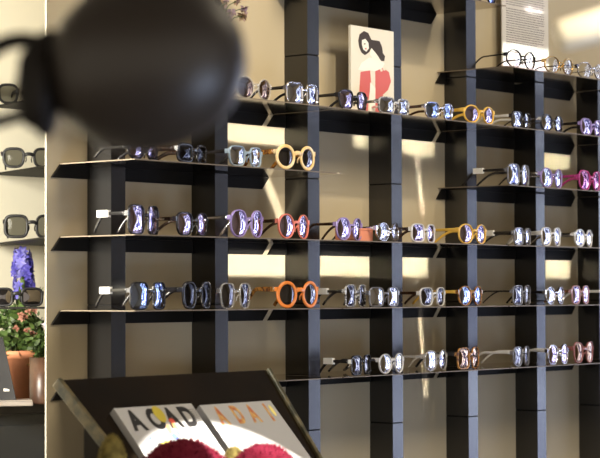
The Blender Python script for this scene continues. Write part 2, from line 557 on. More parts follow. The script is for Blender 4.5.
# fifth shelf up
place('B', 239, 273, 22, 'round', 'crystal', 'l_brown', 'crystal', 'clear-rimmed round glasses on the fifth shelf up, just right of the big dark lamp', 2.6)
place('B', 289, 320, 22, 'square', 'silver', 'l_silver', 'black', 'silver mirrored square sunglasses on the fifth shelf up, left of the illustrated card', 3)
place('B', 341, 369, 20, 'way', 'black', 'l_violet', 'black', 'black violet-mirrored sunglasses in front of the illustrated card of the woman', 3.2)
place('B', 381, 411, 17, 'square', 'speck', 'l_silver', 'silver', 'striped silver and black sunglasses at the right foot of the illustrated card', 3)
place('B', 427, 455, 17, 'way', 'silver', 'l_blue', 'dkbrown', 'silver sunglasses with blue-white lenses, left neighbour of the yellow pair on the fifth shelf up', 2.6)
place('B', 466, 496, 18, 'round', 'yellow', 'l_violet', 'yellow', 'yellow framed sunglasses on the fifth shelf up, left of the text sheet', 3.6)
place('B', 514, 532, 17, 'square', 'black', 'l_silver', 'white', 'narrow-looking black sunglasses with pale arm below the text sheet, fifth shelf up', 2.8, W=0.106)
place('B', 543, 564, 17, 'oval', 'black', 'l_silver', 'silver', 'black rimmed silver-lensed sunglasses on the fifth shelf up, second from its right end', 2.4, 0, W=0.106)
place('B', 583, 603, 17, 'cat', 'lilac', 'l_violet', 'black', 'violet sunglasses with long black arm at the right end of the fifth shelf up', 3, 1)
# fourth shelf up
place('C', 131, 160, 17, 'round', 'black', 'l_violet', 'black', 'dark violet sunglasses leftmost on the fourth shelf up, right under the big dark lamp', 3)
place('C', 180, 209, 20, 'square', 'black', 'l_black', 'dkbrown', 'all-black glossy sunglasses, second from the left on the fourth shelf up', 5.2)
place('C', 231, 264, 21, 'way', 'blue_f', 'l_silver', 'black', 'pale blue sunglasses beside the honey round pair on the fourth shelf up', 3.2, fold=0.3)
place('C', 278, 317, 25, 'round', 'cream_f', 'l_dark', 'tort', 'chunky honey-yellow round sunglasses at the right end of the upper left shelf', 6.2, L=0.10)
place('C', 510, 531, 22, 'square', 'grey', 'l_silver', 'black', 'grey sunglasses with white-tagged arm, left of the silver and lilac round pair', 2.8, 1)
place('C', 543, 564, 20, 'round', 'lilac', 'l_silver', 'silver', 'silver and lilac round sunglasses left of the magenta pair', 2.6)
place('C', 581, 602, 20, 'cat', 'magenta', 'l_pink', 'magenta', 'magenta sunglasses at the right end of the fourth shelf up', 3.4)
# third shelf up
place('D', 131, 161, 30, 'square', 'black', 'l_violet', 'black', 'tall dark violet-lensed sunglasses leftmost on the third shelf up', 3.2, 1)
place('D', 179, 210, 24, 'way', 'black', 'l_violet', 'dkbrown', 'black sunglasses with brown arm second on the third shelf up', 3.4)
place('D', 233, 265, 28, 'oval', 'lilac', 'l_violet', 'silver', 'lilac oval sunglasses third on the third shelf up, left of the coral red pair', 3.6)
place('D', 281, 311, 25, 'round', 'coral', 'l_violet', 'dkbrown', 'coral red framed round sunglasses on the third shelf up', 3.2)
place('D', 339, 364, 23, 'oval', 'lilac', 'l_violet', 'dkbrown', 'silver-violet oval sunglasses just left of the coral card box', 2.6)
place('D', 379, 401, 19, 'round', 'silver', 'l_silver', 'silver', 'silver white-lensed sunglasses just right of the coral card box', 2.6)
place('D', 414, 437, 19, 'square', 'white', 'l_violet', 'dkbrown', 'white framed square sunglasses left of the yellow oval pair on the third shelf up', 3.6)
place('D', 461, 488, 20, 'oval', 'yellow', 'l_violet', 'yellow', 'yellow oval sunglasses with yellow arms on the third shelf up', 3.2)
place('D', 516, 532, 18, 'square', 'grey', 'l_silver', 'black', 'slim grey tagged sunglasses on the third shelf up, next right of the yellow oval pair', 2.6, 1, W=0.098, fold=0.3)
place('D', 543, 562, 19, 'way', 'white', 'l_silver', 'white', 'white sunglasses with white arm, second from the right on the third shelf up', 3, W=0.100, fold=0.42)
place('D', 577, 594, 18, 'oval', 'white', 'l_silver', 'silver', 'white oval sunglasses at the right end of the third shelf up', 3)
# second shelf up
place('E', 133, 168, 28, 'square', 'black', 'l_blue', 'black', 'large black blue-mirrored sunglasses leftmost on the second shelf up, white tag on the arm', 3.2, 1)
place('E', 184, 213, 28, 'way', 'black', 'l_black', 'black', 'black dark-lensed sunglasses second on the second shelf up', 5.2, 1, W=0.096, fold=0.3)
place('E', 222, 252, 26, 'way', 'crystal', 'l_dark', 'black', 'clear framed dark-lensed sunglasses left of the thick orange pair', 3, W=0.098, fold=0.45)
place('E', 279, 320, 27, 'round', 'orange', 'l_dark', 'tort', 'thick bright orange round sunglasses on the second shelf up', 6.4, L=0.10)
place('E', 347, 367, 23, 'square', 'speck', 'l_dark', 'black', 'black speckled sunglasses with tagged arm, first right of the thick orange pair', 3.2, 1, W=0.092, fold=0.3)
place('E', 371, 400, 20, 'square', 'grey', 'l_silver', 'silver', 'smoke grey sunglasses in front of the fourth post on the second shelf up', 3, W=0.100, fold=0.42)
place('E', 422, 447, 19, 'way', 'white', 'l_dark', 'dkbrown', 'white framed dark-lensed sunglasses left of the amber pair on the second shelf up', 2.8)
place('E', 461, 484, 20, 'oval', 'tort', 'l_blue', 'yellow', 'amber tortoise oval sunglasses with blue lenses on the second shelf up', 3.2)
place('E', 515, 532, 20, 'square', 'grey', 'l_dark', 'black', 'slim smoke grey sunglasses with long thin arm, right of the amber pair', 2.4, W=0.106)
place('E', 547, 565, 18, 'round', 'silver', 'l_silver', 'black', 'white-silver sunglasses left of the mauve pair on the second shelf up', 2.6, W=0.092, fold=0.3)
place('E', 573, 590, 19, 'way', 'mauve', 'l_violet', 'tort', 'mauve sunglasses near the right edge on the second shelf up', 3.2, W=0.092, fold=0.42)
place('E', 606, 624, 18, 'way', 'white', 'l_silver', 'white', 'white-armed sunglasses cut by the right picture edge on the second shelf up', 3)
# lowest shelf
place('F', 353, 372, 20, 'square', 'black', 'l_dark', 'black', 'black sunglasses with tagged arm leftmost on the lowest shelf', 3, 1, W=0.092, fold=0.3)
place('F', 381, 405, 20, 'round', 'white', 'l_silver', 'silver', 'white round sunglasses second on the lowest shelf', 2.8, W=0.100, fold=0.42)
place('F', 427, 449, 21, 'oval', 'crystal', 'l_silver', 'crystal', 'crystal clear sunglasses third on the lowest shelf, left of the tortoise pair', 3)
place('F', 460, 481, 22, 'square', 'tort', 'l_brown', 'black', 'golden brown tortoise sunglasses on the lowest shelf', 4)
place('F', 515, 531, 20, 'way', 'grey', 'l_dark', 'white', 'grey sunglasses with long pale arm on the lowest shelf, right of the tortoise pair', 2.6, W=0.106)
place('F', 549, 569, 20, 'oval', 'silver', 'l_violet', 'white', 'silver oval sunglasses with white arm left of the rose pair on the lowest shelf', 2.6, W=0.092, fold=0.3)
place('F', 575, 594, 21, 'cat', 'rose', 'l_brown', 'rose', 'rose brown sunglasses at the right end of the lowest shelf', 3.4, W=0.092, fold=0.42)
# optical frames on the short upper shelf and the top shelf
place('A2', 509, 537, 18, 'round', 'black', 'l_clear', 'black', 'thin black round eyeglasses standing before the bright foot of the text sheet', 1.2, kind='eyeglasses', W=0.118)
place('A2', 547, 575, 17, 'round', 'gold', 'l_clear', 'dkbrown', 'thin gold round eyeglasses right of the text sheet', 1.3, kind='eyeglasses', W=0.118)
place('A2', 580, 606, 16, 'oval', 'silver', 'l_clear', 'silver', 'thin silver eyeglasses at the right end of the short upper shelf', 1.3, kind='eyeglasses', W=0.118)
place('A', 472, 498, 19, 'round', 'black', 'l_blue', 'black', 'dark sunglasses at the right end of the top shelf, cut by the picture\'s upper edge', 3)

# ------------------------------------------------------------------ coral box, illustrated card, text sheet
pa, pb = at_y(361, 240, -0.62 * U), at_y(379.5, 240, -0.62 * U)
e = empty('folded_card_box', (pa.x, -0.56 * U, ROWZ['D'] + 0.0004), 'small coral orange card box behind the silver-violet and white-lensed sunglasses', 'box')
w_ = pb.x - pa.x
MB().box((0, 0, 0), (w_, 0.05, 0.022)).build('box_body', M['coralbox'], e, bevel=0.001)
MB().box((-0.0008, -0.0008, 0.0222), (w_ + 0.0008, 0.0508, 0.0262)).build('box_lid', M['coralbox'], e, bevel=0.0008)

Yc = -0.30 * U
cl, cr = at_y(351, 106, Yc), at_y(394, 112, Yc)
cw = cr.x - cl.x
ct = at_y(351, 25, Yc)
ch = ct.z - ROWZ['B']
e = empty('illustrated_card', (cl.x, Yc, ROWZ['B'] + 0.0004), 'cream card with a drawn woman in red trousers, standing on the fifth shelf up', 'picture')
MB().box((0, 0, 0), (cw, 0.006, ch)).build('card_board', M['card'], e)
def flat(parent, name, m, pts, d, k=0.0006):
    # points in card fractions (0..1 across, 0..1 down)
    P = [(u * cw, -d, (1 - v) * ch) for u, v in pts]
    return MB().prism(P, (0, d - 0.0001, 0)).build(name, m, parent)
def blob(cx, cy, rx, ry, n=20, rot=0.0):
    return [(cx + rx * math.cos(t) * math.cos(rot) - ry * math.sin(t) * math.sin(rot), cy + (rx * math.cos(t) * math.sin(rot) + ry * math.sin(t) * math.cos(rot)) * 0.55)
            for t in [2 * PI * i / n for i in range(n)]]
flat(e, 'drawn_trousers', M['trouser'], [(0.22, 0.50), (0.44, 0.47), (0.46, 0.60), (0.40, 0.80), (0.38, 0.985), (0.14, 0.985), (0.18, 0.78)], 0.0004)
flat(e, 'drawn_trousers', M['trouser'], [(0.56, 0.46), (0.72, 0.42), (0.88, 0.46), (0.93, 0.56), (0.86, 0.66), (0.74, 0.72), (0.76, 0.90), (0.70, 0.985), (0.55, 0.985), (0.53, 0.78), (0.56, 0.66)], 0.0004)
flat(e, 'drawn_arms', M['skin'], [(0.16, 0.48), (0.24, 0.40), (0.42, 0.33), (0.62, 0.32), (0.78, 0.37), (0.72, 0.43), (0.56, 0.47), (0.44, 0.47), (0.30, 0.48)], 0.0005)
flat(e, 'drawn_leg', M['skin'], [(0.44, 0.60), (0.56, 0.66), (0.55, 0.985), (0.43, 0.985), (0.42, 0.80)], 0.0005)
flat(e, 'drawn_hair', M['hair'], [(0.17, 0.16), (0.20, 0.09), (0.30, 0.045), (0.40, 0.06), (0.47, 0.13), (0.56, 0.13), (0.66, 0.13), (0.72, 0.19), (0.74, 0.26), (0.79, 0.29), (0.77, 0.345), (0.70, 0.35),
                                   (0.63, 0.30), (0.56, 0.26), (0.47, 0.22), (0.42, 0.27), (0.32, 0.31), (0.24, 0.285), (0.19, 0.23)], 0.0006)
flat(e, 'drawn_face', M['skin'], [(0.25, 0.15), (0.33, 0.13), (0.40, 0.17), (0.41, 0.23), (0.35, 0.27), (0.28, 0.25), (0.25, 0.20)], 0.0008)
flat(e, 'drawn_neck', M['skin'], [(0.48, 0.225), (0.55, 0.265), (0.64, 0.315), (0.60, 0.34), (0.50, 0.33), (0.44, 0.29)], 0.0008)
flat(e, 'drawn_features', M['hair'], [(0.29, 0.185), (0.33, 0.178), (0.335, 0.188), (0.295, 0.195)], 0.0010)
flat(e, 'drawn_features', M['trouser'], [(0.315, 0.235), (0.355, 0.228), (0.35, 0.245), (0.325, 0.248)], 0.0010)
for u, v in ((0.70, 0.43), (0.77, 0.415), (0.84, 0.40)):
    flat(e, 'drawn_buttons', M['card'], blob(u, v + 0.02, 0.03, 0.03), 0.0008)

Yt = -0.10 * U
tl, tr = at_y(502.5, 60, Yt), at_y(548.5, 60, Yt)
tw = tr.x - tl.x
th_ = at_y(502.5, -16, Yt).z - ROWZ['A2']
e = empty('text_sheet', (tl.x, Yt, ROWZ['A2'] + 0.0004), 'tall white sheet of printed text standing on the short upper shelf', 'sign')
MB().box((0, 0, 0), (tw, 0.003, th_)).build('sheet', M['sheetpaper'], e)
ln = MB()
zz = th_ - 0.012
rnd = random.Random(3)
while zz > 0.062:
    x = 0.016
    stop = tw - 0.016 - (rnd.random() * 0.05 if rnd.random() < 0.25 else rnd.random() * 0.006)
    while x < stop:
        wl = 0.004 + rnd.random() * 0.011
        ln.box((x, -0.0003, zz), (min(x + wl, stop), -0.00005, zz + 0.0021))
        x += wl + 0.0021
    zz -= 0.0056 if rnd.random() > 0.12 else 0.0105
ln.build('text_lines', M['ink_grey'], e)

# ------------------------------------------------------------------ dried flowers in a bottle vase behind the lamp
base = at_y(186, 90, -0.38 * U)
e = empty('dried_flowers', (base.x, -0.38 * U, ROWZ['B'] + 0.0004), 'dried mauve flower heads leaning out beside the dark lamp at the upper edge', 'flowers')
MB().lathe([(0.0, 0), (0.022, 0), (0.026, 0.01), (0.024, 0.05), (0.010, 0.075), (0.009, 0.10), (0.011, 0.103), (0.0, 0.103)], 24).build('vase', M['brownpot'], e)
heads = []
for (x, y) in ((226, 3), (232, 12), (243, 16), (237, 1), (229, 17), (244, 8), (221, -8), (235, -10)):
    p = at_y(x, y, -0.38 * U + random.uniform(-0.02, 0.02))
    heads.append(p - Vector((base.x, -0.38 * U, ROWZ['B'] + 0.0004)))
st = MB()
for h in heads:
    st.tube([(0, 0, 0.09), h * 0.5 + Vector((-0.005, 0, 0.035)), h * 0.85 + Vector((0, 0, 0.02)), h], 0.0009, n=5)
st.build('stems', M['leaf'], e)
def petals(b, c, r, n, rnd, flatz=1.0):
    for i in range(n):
        d = Vector((rnd.gauss(0, 1), rnd.gauss(0, 1), rnd.gauss(0, 1) * flatz)).normalized()
        s = d.cross(Vector((rnd.random(), rnd.random(), rnd.random()))).normalized()
        t = d.cross(s)
        k = r * (0.7 + 0.5 * rnd.random())
        b.add([c, c + d * k * 0.5 + s * k * 0.32, c + d * k + t * k * 0.15, c + d * k * 0.5 - s * k * 0.32], [(0, 1, 2, 3)], True)
rnd = random.Random(5)
for h in heads:
    b = MB()
    petals(b, h, 0.011, 16, rnd)
    b.build('flower_head', M['dried'], e)

# ------------------------------------------------------------------ slanted display stand with the two booklets and the pompoms
Yb = -0.40
BL, BR = at_y(60, 379.5, Yb), at_y(266, 370.5, Yb)
TILT = R(46)
sd = Vector((0, -math.cos(TILT), -math.sin(TILT)))
nn = Vector((0, -math.sin(TILT), math.cos(TILT)))
zb = (BL.z + BR.z) / 2
O = Vector((BL.x, Yb, zb))
bw = BR.x - BL.x
LEN = 0.27
def on_board(x, y, h=0.0):          # sight line onto the slanted board, h above it
    r = ray(x, y)
    return CAM + r * (((O + nn * h) - CAM).dot(nn) / r.dot(nn))
def fr_(P):                           # board coordinates: across, down the slope, above
    d = P - O
    return d.x, d.dot(sd), d.dot(nn)
Tb = Matrix(((1, sd.x, nn.x, O.x), (0, sd.y, nn.y, O.y), (0, sd.z, nn.z, O.z), (0, 0, 0, 1)))
e = empty('display_stand', (O.x + bw / 2, O.y - 0.1, 0), 'slanted dark polished display stand with gold marbled side edges in front of the shelves', 'stand')
Te = Matrix.Translation(-Vector(e.location)) @ Tb
l4, r4 = fr_(on_board(121, 458)), fr_(on_board(317, 458))
def lx(v, off=0.0):
    return l4[0] / l4[1] * v + off
def rx_(v, off=0.0):
    return bw + (r4[0] - bw) / r4[1] * v + off
MB().prism([(lx(0), 0, -0.012), (rx_(0), 0, -0.012), (rx_(LEN), LEN, -0.012), (lx(LEN), LEN, -0.012)], (0, 0, 0.012)).build('stand_top', M['tabletop'], e).matrix_local = Te
b = MB().prism([(lx(0, -0.008), 0, -0.014), (lx(0, -0.0003), 0, -0.014), (lx(LEN, -0.0003), LEN, -0.014), (lx(LEN, -0.008), LEN, -0.014)], (0, 0, 0.020))
b.build('side_edge', M['rim'], e, bevel=0.002).matrix_local = Te
b = MB().prism([(rx_(0, 0.0003), 0, -0.014), (rx_(0, 0.008), 0, -0.014), (rx_(LEN, 0.008), LEN, -0.014), (rx_(LEN, 0.0003), LEN, -0.014)], (0, 0, 0.020))
b.build('side_edge', M['rim'], e, bevel=0.002).matrix_local = Te
lz = (O + sd * LEN).z
ly = (O + sd * LEN).y
ex, ey = e.location.x, e.location.y
MB().box((O.x - ex - 0.012, ly - 0.23 - ey, lz - 0.03), (O.x + bw + 0.012 - ex, ly - ey, lz - 0.012)).build('ledge', M['tabletop'], e)
sdp = [(O.y - 0.014 - ey, 0), (O.y - 0.014 - ey, zb - 0.045), (ly - ey, lz - 0.031), (ly - 0.20 - ey, lz - 0.031), (ly - 0.20 - ey, 0)]
xa_, xb_ = O.x + lx(LEN) + 0.002 - ex, O.x + rx_(LEN) - 0.002 - ex
MB().prism([(xa_, y, z) for y, z in sdp], (xb_ - xa_, 0, 0)).build('stand_body', M['tabletop'], e)

def text_mesh(s, size, m, name, parent, T):
    cu = bpy.data.curves.new(name, 'FONT')
    cu.body = s
    cu.size = size
    cu.extrude = 0.0001
    cu.offset = size * 0.05
    o = bpy.data.objects.new(name, cu)
    C.objects.link(o)
    dg = bpy.context.evaluated_depsgraph_get()
    me = bpy.data.meshes.new_from_object(o.evaluated_get(dg))
    bpy.data.objects.remove(o)
    bpy.data.curves.remove(cu)
    me.materials.clear()
    me.materials.append(m)
    k = bpy.data.objects.new(name, me)
    C.objects.link(k)
    k.parent = parent
    k.matrix_local = T
    return k

BT = 0.012
def booklet(x0, x1, ytop, label):
    p, q = fr_(on_board(x0, ytop, BT)), fr_(on_board(x1, ytop - 2, BT))
    a, top = p[0], (p[1] + q[1]) / 2
    w = q[0] - a
    h = LEN - top - 0.001
    org = O + Vector((1, 0, 0)) * a + sd * top + nn * 0.0004
    e = empty('booklet', org, label, 'booklet', 'booklets on the slanted stand')
    T = Matrix(((1, sd.x, nn.x, 0), (0, sd.y, nn.y, 0), (0, sd.z, nn.z, 0), (0, 0, 0, 1)))
    MB().box((0.0015, 0.001, 0.0008), (w - 0.001, h - 0.001, BT - 0.0008)).build('pages', M['page'], e).matrix_local = T
    b = MB().box((0, 0, BT - 0.0008), (w, h, BT)).box((0, 0, 0), (w, h, 0.0008)).box((0, 0, 0.0008), (0.0014, h, BT - 0.0008))
    b.build('cover', M['paper'], e).matrix_local = T
    return e, T, w, h
def letter(e, T, ch, u, v, size, m, sx=1.0):
    # x along the top edge, letter foot towards the lower edge
    text_mesh(ch, size, m, 'letter', e, T @ Matrix.Translation((u, v, BT + 0.0002)) @ Matrix.Scale(sx, 4, (1, 0, 0)) @ Matrix.Scale(-1, 4, (0, 1, 0)) @ Matrix.Scale(1, 4))
def shape(e, T, m, pts, name, lift=0.0002):
    MB().prism([(u, v, BT + lift) for u, v in pts], (0, 0, 0.0002)).build(name, m, e).matrix_local = T
def ell(cx, cy, rx, ry, n=20, rot=0):
    return [(cx + rx * math.cos(t) * math.cos(rot) - ry * math.sin(t) * math.sin(rot), cy + rx * math.cos(t) * math.sin(rot) + ry * math.sin(t) * math.cos(rot)) for t in [2 * PI * i / n for i in range(n)]]
e, T, w, h = booklet(112.5, 192, 407, 'left booklet on the slanted stand, large black letters and a mustard oval on its cover')
s_ = 0.054
for ch, u in (('A', 0.09), ('O', 0.33), ('A', 0.56), ('D', 0.76)):
    letter(e, T, ch, u * w, 0.045, s_, M['ink'], 0.72)
shape(e, T, M['ink_must'], ell(0.50 * w, 0.018, 0.011, 0.017), 'printed_oval', 0.0004)
shape(e, T, M['ink_red'], ell(0.60 * w, 0.033, 0.006, 0.005), 'printed_shape', 0.0006)
shape(e, T, M['ink_or'], ell(0.50 * w, 0.050, 0.005, 0.011, rot=0.3), 'printed_shape', 0.0004)
shape(e, T, M['ink_or'], ell(0.60 * w, 0.046, 0.004, 0.009, rot=-0.3), 'printed_shape', 0.0004)
shape(e, T, M['ink_blue'], ell(0.51 * w, 0.064, 0.006, 0.007, rot=0.5), 'printed_shape', 0.0006)
shape(e, T, M['ink_blue'], ell(0.58 * w, 0.058, 0.003, 0.006), 'printed_shape', 0.0006)
shape(e, T, M['ink_ye'], ell(0.36 * w, 0.080, 0.014, 0.010), 'printed_shape', 0.0003)
shape(e, T, M['ink_blue'], ell(0.20 * w, 0.064, 0.005, 0.002, rot=-0.3), 'printed_shape', 0.0003)
for k in range(7):
    shape(e, T, M['ink_grey'], [(0.90 * w, 0.012 + 0.004 * k), (0.985 * w, 0.012 + 0.004 * k), (0.985 * w, 0.0135 + 0.004 * k), (0.90 * w, 0.0135 + 0.004 * k)], 'printed_line', 0.0003)
e, T, w, h = booklet(198.5, 271, 404, 'right booklet on the slanted stand, row of amber letters on its white cover')
for ch, u in (('A', 0.13), ('D', 0.36), ('A', 0.58), ('I', 0.84)):
    letter(e, T, ch, u * w, 0.042, 0.050, M['ink_flame'], 0.55)
shape(e, T, M['ink_ye'], ell(0.93 * w, 0.022, 0.004, 0.012), 'printed_shape', 0.0003)

def pompom(x, y, rpx, m, label, Yp, name='pompom', zs=1.0):
    c = at_y(x, y, Yp)
    ppm = FPX / (c - CAM).dot(fw)
    r = rpx / ppm
    rnd = random.Random(int(x))
    b = MB()
    nv, nh = 18, 28
    rings = []
    for i in range(nv + 1):
        th = PI * i / nv
        rings.append([(r * 0.93 * max(math.sin(th), 0.01) * math.cos(2 * PI * j / nh), r * 0.93 * max(math.sin(th), 0.01) * math.sin(2 * PI * j / nh), zs * r * 0.93 * math.cos(th)) for j in range(nh)])
    b.loft(rings, True)
    for i in range(2600):
        d = Vector((rnd.gauss(0, 1), rnd.gauss(0, 1), rnd.gauss(0, 1))).normalized()
        s = d.cross(Vector((rnd.gauss(0, 1), rnd.gauss(0, 1), rnd.gauss(0, 1)))).normalized()
        k = r * (0.96 + 0.08 * rnd.random())
        dd = (d + s * rnd.uniform(-0.08, 0.08)).normalized()
        wv = r * 0.022
        p0 = d * r * 0.90
        t = d.cross(s)
        q = lambda v: Vector((v.x, v.y, v.z * zs))
        b.add([q(p0 + s * wv), q(p0 - s * wv * 0.5 + t * wv * 0.8), q(p0 - s * wv * 0.5 - t * wv * 0.8), q(dd * k)], [(0, 1, 3), (1, 2, 3), (2, 0, 3)], True)
    o = b.build(name, m)
    o.location = c
    return tag(o, label, 'pompom', 'woolly pompoms on the stand'), c, r
ROWP = ly - 0.112
# the pompoms sit on the ledge; their height follows from the ledge
def ledge_pom(x, ytop, rpx, m, label, Yp):
    c = at_y(x, ytop, Yp)
    ppm = FPX / (c - CAM).dot(fw)
    half = (c.z - (lz - 0.012)) / 2
    r = rpx / ppm
    o, c2, r2 = pompom(x, ytop, rpx, m, label, Yp, 'woolly_pompom', max(0.6, half / r))
    o.location.z = lz - 0.012 + r2 * 1.09 * max(0.6, half / r)
    return o
ledge_pom(184, 441, 50, M['redfuzz'], 'larger raspberry red woolly pompom at the bottom edge, before the left booklet', ROWP)
ledge_pom(264, 445, 38, M['redfuzz'], 'smaller raspberry red woolly pompom at the bottom edge, before the right booklet', ROWP)
ledge_pom(112, 437, 18, M['olfuzz'], 'olive yellow woolly pompom beside the left edge of the slanted stand', ly - 0.058)
ledge_pom(234, 448, 15, M['olfuzz'], 'small olive pompom peeping up between the two raspberry red pompoms', ly - 0.05)

# ------------------------------------------------------------------ foreground lamps (out of focus)
DL = 1.15
c = at_d(147, 64, DL)
k = DL / FPX
e = empty('spotlight', c, 'big dark round spotlight head hanging out of focus at the upper left', 'lamp')
e.matrix_world = Matrix.Translation(c) @ Matrix((tuple(rt) + (0,), tuple(up) + (0,), tuple(-fw) + (0,), (0, 0, 0, 1))).transposed()
# local frame: x right, y up, z toward the photographer (metres, k = one picture step)
prof = []
N = 28
for i in range(N + 1):
    th = PI * i / N
    prof.append((max(0.0005, 87 * k * math.sin(th) ** 0.94), -100 * k * math.cos(th)))
Th = Matrix.Rotation(R(12), 4, 'Z') @ Matrix.Rotation(R(90), 4, 'Y')
MB().lathe(prof, 56, Th).build('lamp_head', M['lamp'], e)
OY = 22 * k
MB().lathe([(0.0, 0), (0.028, 0.0), (0.034, 0.004), (0.034, 0.010), (0.026, 0.014), (0, 0.014)], 32,
           Matrix.Translation((-92 * k, -24 * k, 0)) @ Matrix.Rotation(R(-90), 4, 'Y') @ Matrix.Scale(0.85, 4)).build('pivot_disc', M['lamp2'], e)
b = MB()
b.prism([(-88 * k, 34 * k, -0.012), (-104 * k, 32 * k, -0.012), (-126 * k, 8 * k, -0.012), (-130 * k, -30 * k, -0.012), (-122 * k, -62 * k, -0.012), (-106 * k, -70 * k, -0.012), (-96 * k, -62 * k, -0.012), (-80 * k, -30 * k, -0.012)], (0, 0, 0.024))
b.build('clamp_block', M['lamp2'], e, bevel=0.003)
pts = []
for i in range(19):
    t = R(62 + 128 * i / 18)
    pts.append((-124 * k + 44 * k * math.cos(t), -14 * k + 38 * k * math.sin(t), 0))
MB().tube(pts, 0.0045, 0.0075, n=10, upv=(0, 0, 1)).build('yoke_strap', M['lamp2'], e)
pts = [(-120 * k, -50 * k, 0), (-150 * k, -58 * k, 0), (-178 * k, -56 * k, 0)]
MB().tube(pts, 0.004, n=10, upv=(0, 0, 1)).build('tilt_handle', M['lamp2'], e)
top = (2.95 - c.z) / up.z
MB().tube([(10 * k, 80 * k, 0), (10 * k, top * 0.5, 0.0), (10 * k, top - 0.03, 0)], 0.011, n=16, upv=(0, 0, 1)).build('hanging_stem', M['lamp2'], e)

DC = 1.5
c = at_d(600, 25, DC)
k = DC / FPX
e = empty('spotlight', c, 'cream cylindrical spotlight out of focus at the upper right corner', 'lamp')
e.matrix_world = Matrix.Translation(c) @ Matrix((tuple(rt) + (0,), tuple(up) + (0,), tuple(-fw) + (0,), (0, 0, 0, 1))).transposed()
Tc = Matrix.Rotation(R(16), 4, 'Z') @ Matrix.Rotation(R(90), 4, 'Y')
MB().lathe([(0.0, -42 * k), (14 * k, -42 * k), (16 * k, -40 * k), (17 * k, 0), (19 * k, 55 * k), (14 * k, 62 * k), (0, 62 * k)], 36, Tc).build('lamp_barrel', M['cream_l'], e)
MB().lathe([(0.0, -44.5 * k), (10 * k, -44.5 * k), (12.5 * k, -42.3 * k), (0, -42.3 * k)], 30, Tc).build('front_ring', M['cream_l'], e)
top = (2.95 - c.z) / up.z
MB().tube([(30 * k, 16 * k, 0), (30 * k, top * 0.5, 0), (30 * k, top - 0.03, 0)], 0.008, n=14, upv=(0, 0, 1)).build('hanging_stem', M['cream_l'], e)

# ------------------------------------------------------------------ the corner seen past the wall's left edge
YW = 0.95
def corner_shelf(y_tip, y_front, y_back, label):
    tip = at_y(-8, y_tip, YW - 0.001)
    bk = at_y(60, y_back, YW - 0.001)
    z = tip.z
    # front corner on the same level
    r = ray(47, y_front)
    fr = CAM + r * ((z - CAM.z) / r.z)
    fr.y = max(fr.y, 0.35)
    fr.z = z
    f2 = Vector((max(bk.x, fr.x) + 0.35, fr.y, z))
    b2 = Vector((f2.x, YW - 0.001, z))
    e = empty('corner_shelf', tip, label, 'shelf', 'shelves on the cream wall')
    P = [Vector((p.x, p.y, z)) - tip for p in (tip, fr, f2, b2)]
    MB().prism([p + Vector((0, 0, -0.003)) for p in P], (0, 0, 0.003)).build('shelf_plate', M['strip'], e)
    return e, z, fr
sh = {}
for key, (yt, yf, yb, lab) in {'a': (106, 96, 110, 'dark shelf on the cream wall behind the lamp clamp, uppermost left'),
                               'b': (173.5, 165, 175.5, 'dark wedge-shaped shelf on the cream wall carrying the grey-lensed sunglasses'),
                               'c': (243.5, 236.5, 244.5, 'dark wedge-shaped shelf on the cream wall above the blue hyacinth')}.items():
    sh[key] = corner_shelf(yt, yf, yb, lab)

def left_glasses(xc, ybot, z, wpx, hpx, shape, label, lens, d):
    p = at_d(xc, ybot, d)
    t = (z - CAM.z) / (p.z - CAM.z)
    loc = Vector((p.x, p.y, z + 0.0004))
    ppm = FPX / d
    yaw = math.atan2(-(loc.x - CAM.x), (loc.y - CAM.y)) + R(6)
    return make_glasses('sunglasses', loc, yaw, wpx / ppm, hpx / ppm, shape, M['mattblack'], M[lens], M['mattblack'], 0.0062, label, 'sunglasses on the cream wall shelves', 1, 0.10, fold=0.15)
def dist_on(xc, ybot, z):
    r = ray(xc, ybot)
    return (z - CAM.z) / r.z
z = sh['b'][1]
d = dist_on(29, 168.5, z)
left_glasses(29, 168, z, 54, 21, 'way', 'black sunglasses with see-through grey lenses, middle pair on the cream wall', 'l_grey', d)
z = sh['c'][1]
d = dist_on(32, 238.5, z)
left_glasses(32, 238, z, 56, 24, 'square', 'black sunglasses on the cream wall shelf just above the blue hyacinth', 'l_grey', d)
z = sh['a'][1]
d = dist_on(-6, 104.0, z)
left_glasses(-6, 104, z, 52, 21, 'way', 'black sunglasses on the cream wall, half hidden by the dark lamp clamp', 'l_grey', d)

# counter, pots and plants
dK = 4.30
ck = at_d(0, 405, dK)
zk = ck.z
def kx(x, d=dK):
    return at_d(x, 405, d)
fl = kx(-40, 4.22)
e = empty('counter_cabinet', (fl.x, fl.y, 0), 'charcoal cabinet low behind the wall edge, under the flower pots', 'cabinet', rz=-R(8))
MB().box((0, 0, 0.05), (0.75, 0.30, zk - 0.021)).build('cabinet_body', M['cabinet'], e)
MB().box((-0.01, -0.012, zk - 0.02), (0.76, 0.31, zk)).build('worktop', M['blackbox'], e, bevel=0.002)
for q in range(2):
    MB().box((0.03 + 0.36 * q, -0.010, 0.09), (0.36 + 0.36 * q, -0.0005, zk - 0.045)).build('door', M['cabinet'], e, bevel=0.002)
MB().box((0.02, 0.02, 0), (0.73, 0.28, 0.049)).build('plinth', M['blackbox'], e)

def stand_on_counter(x, d):
    p = at_d(x, 405, d)
    return Vector((p.x, p.y, zk + 0.0005))
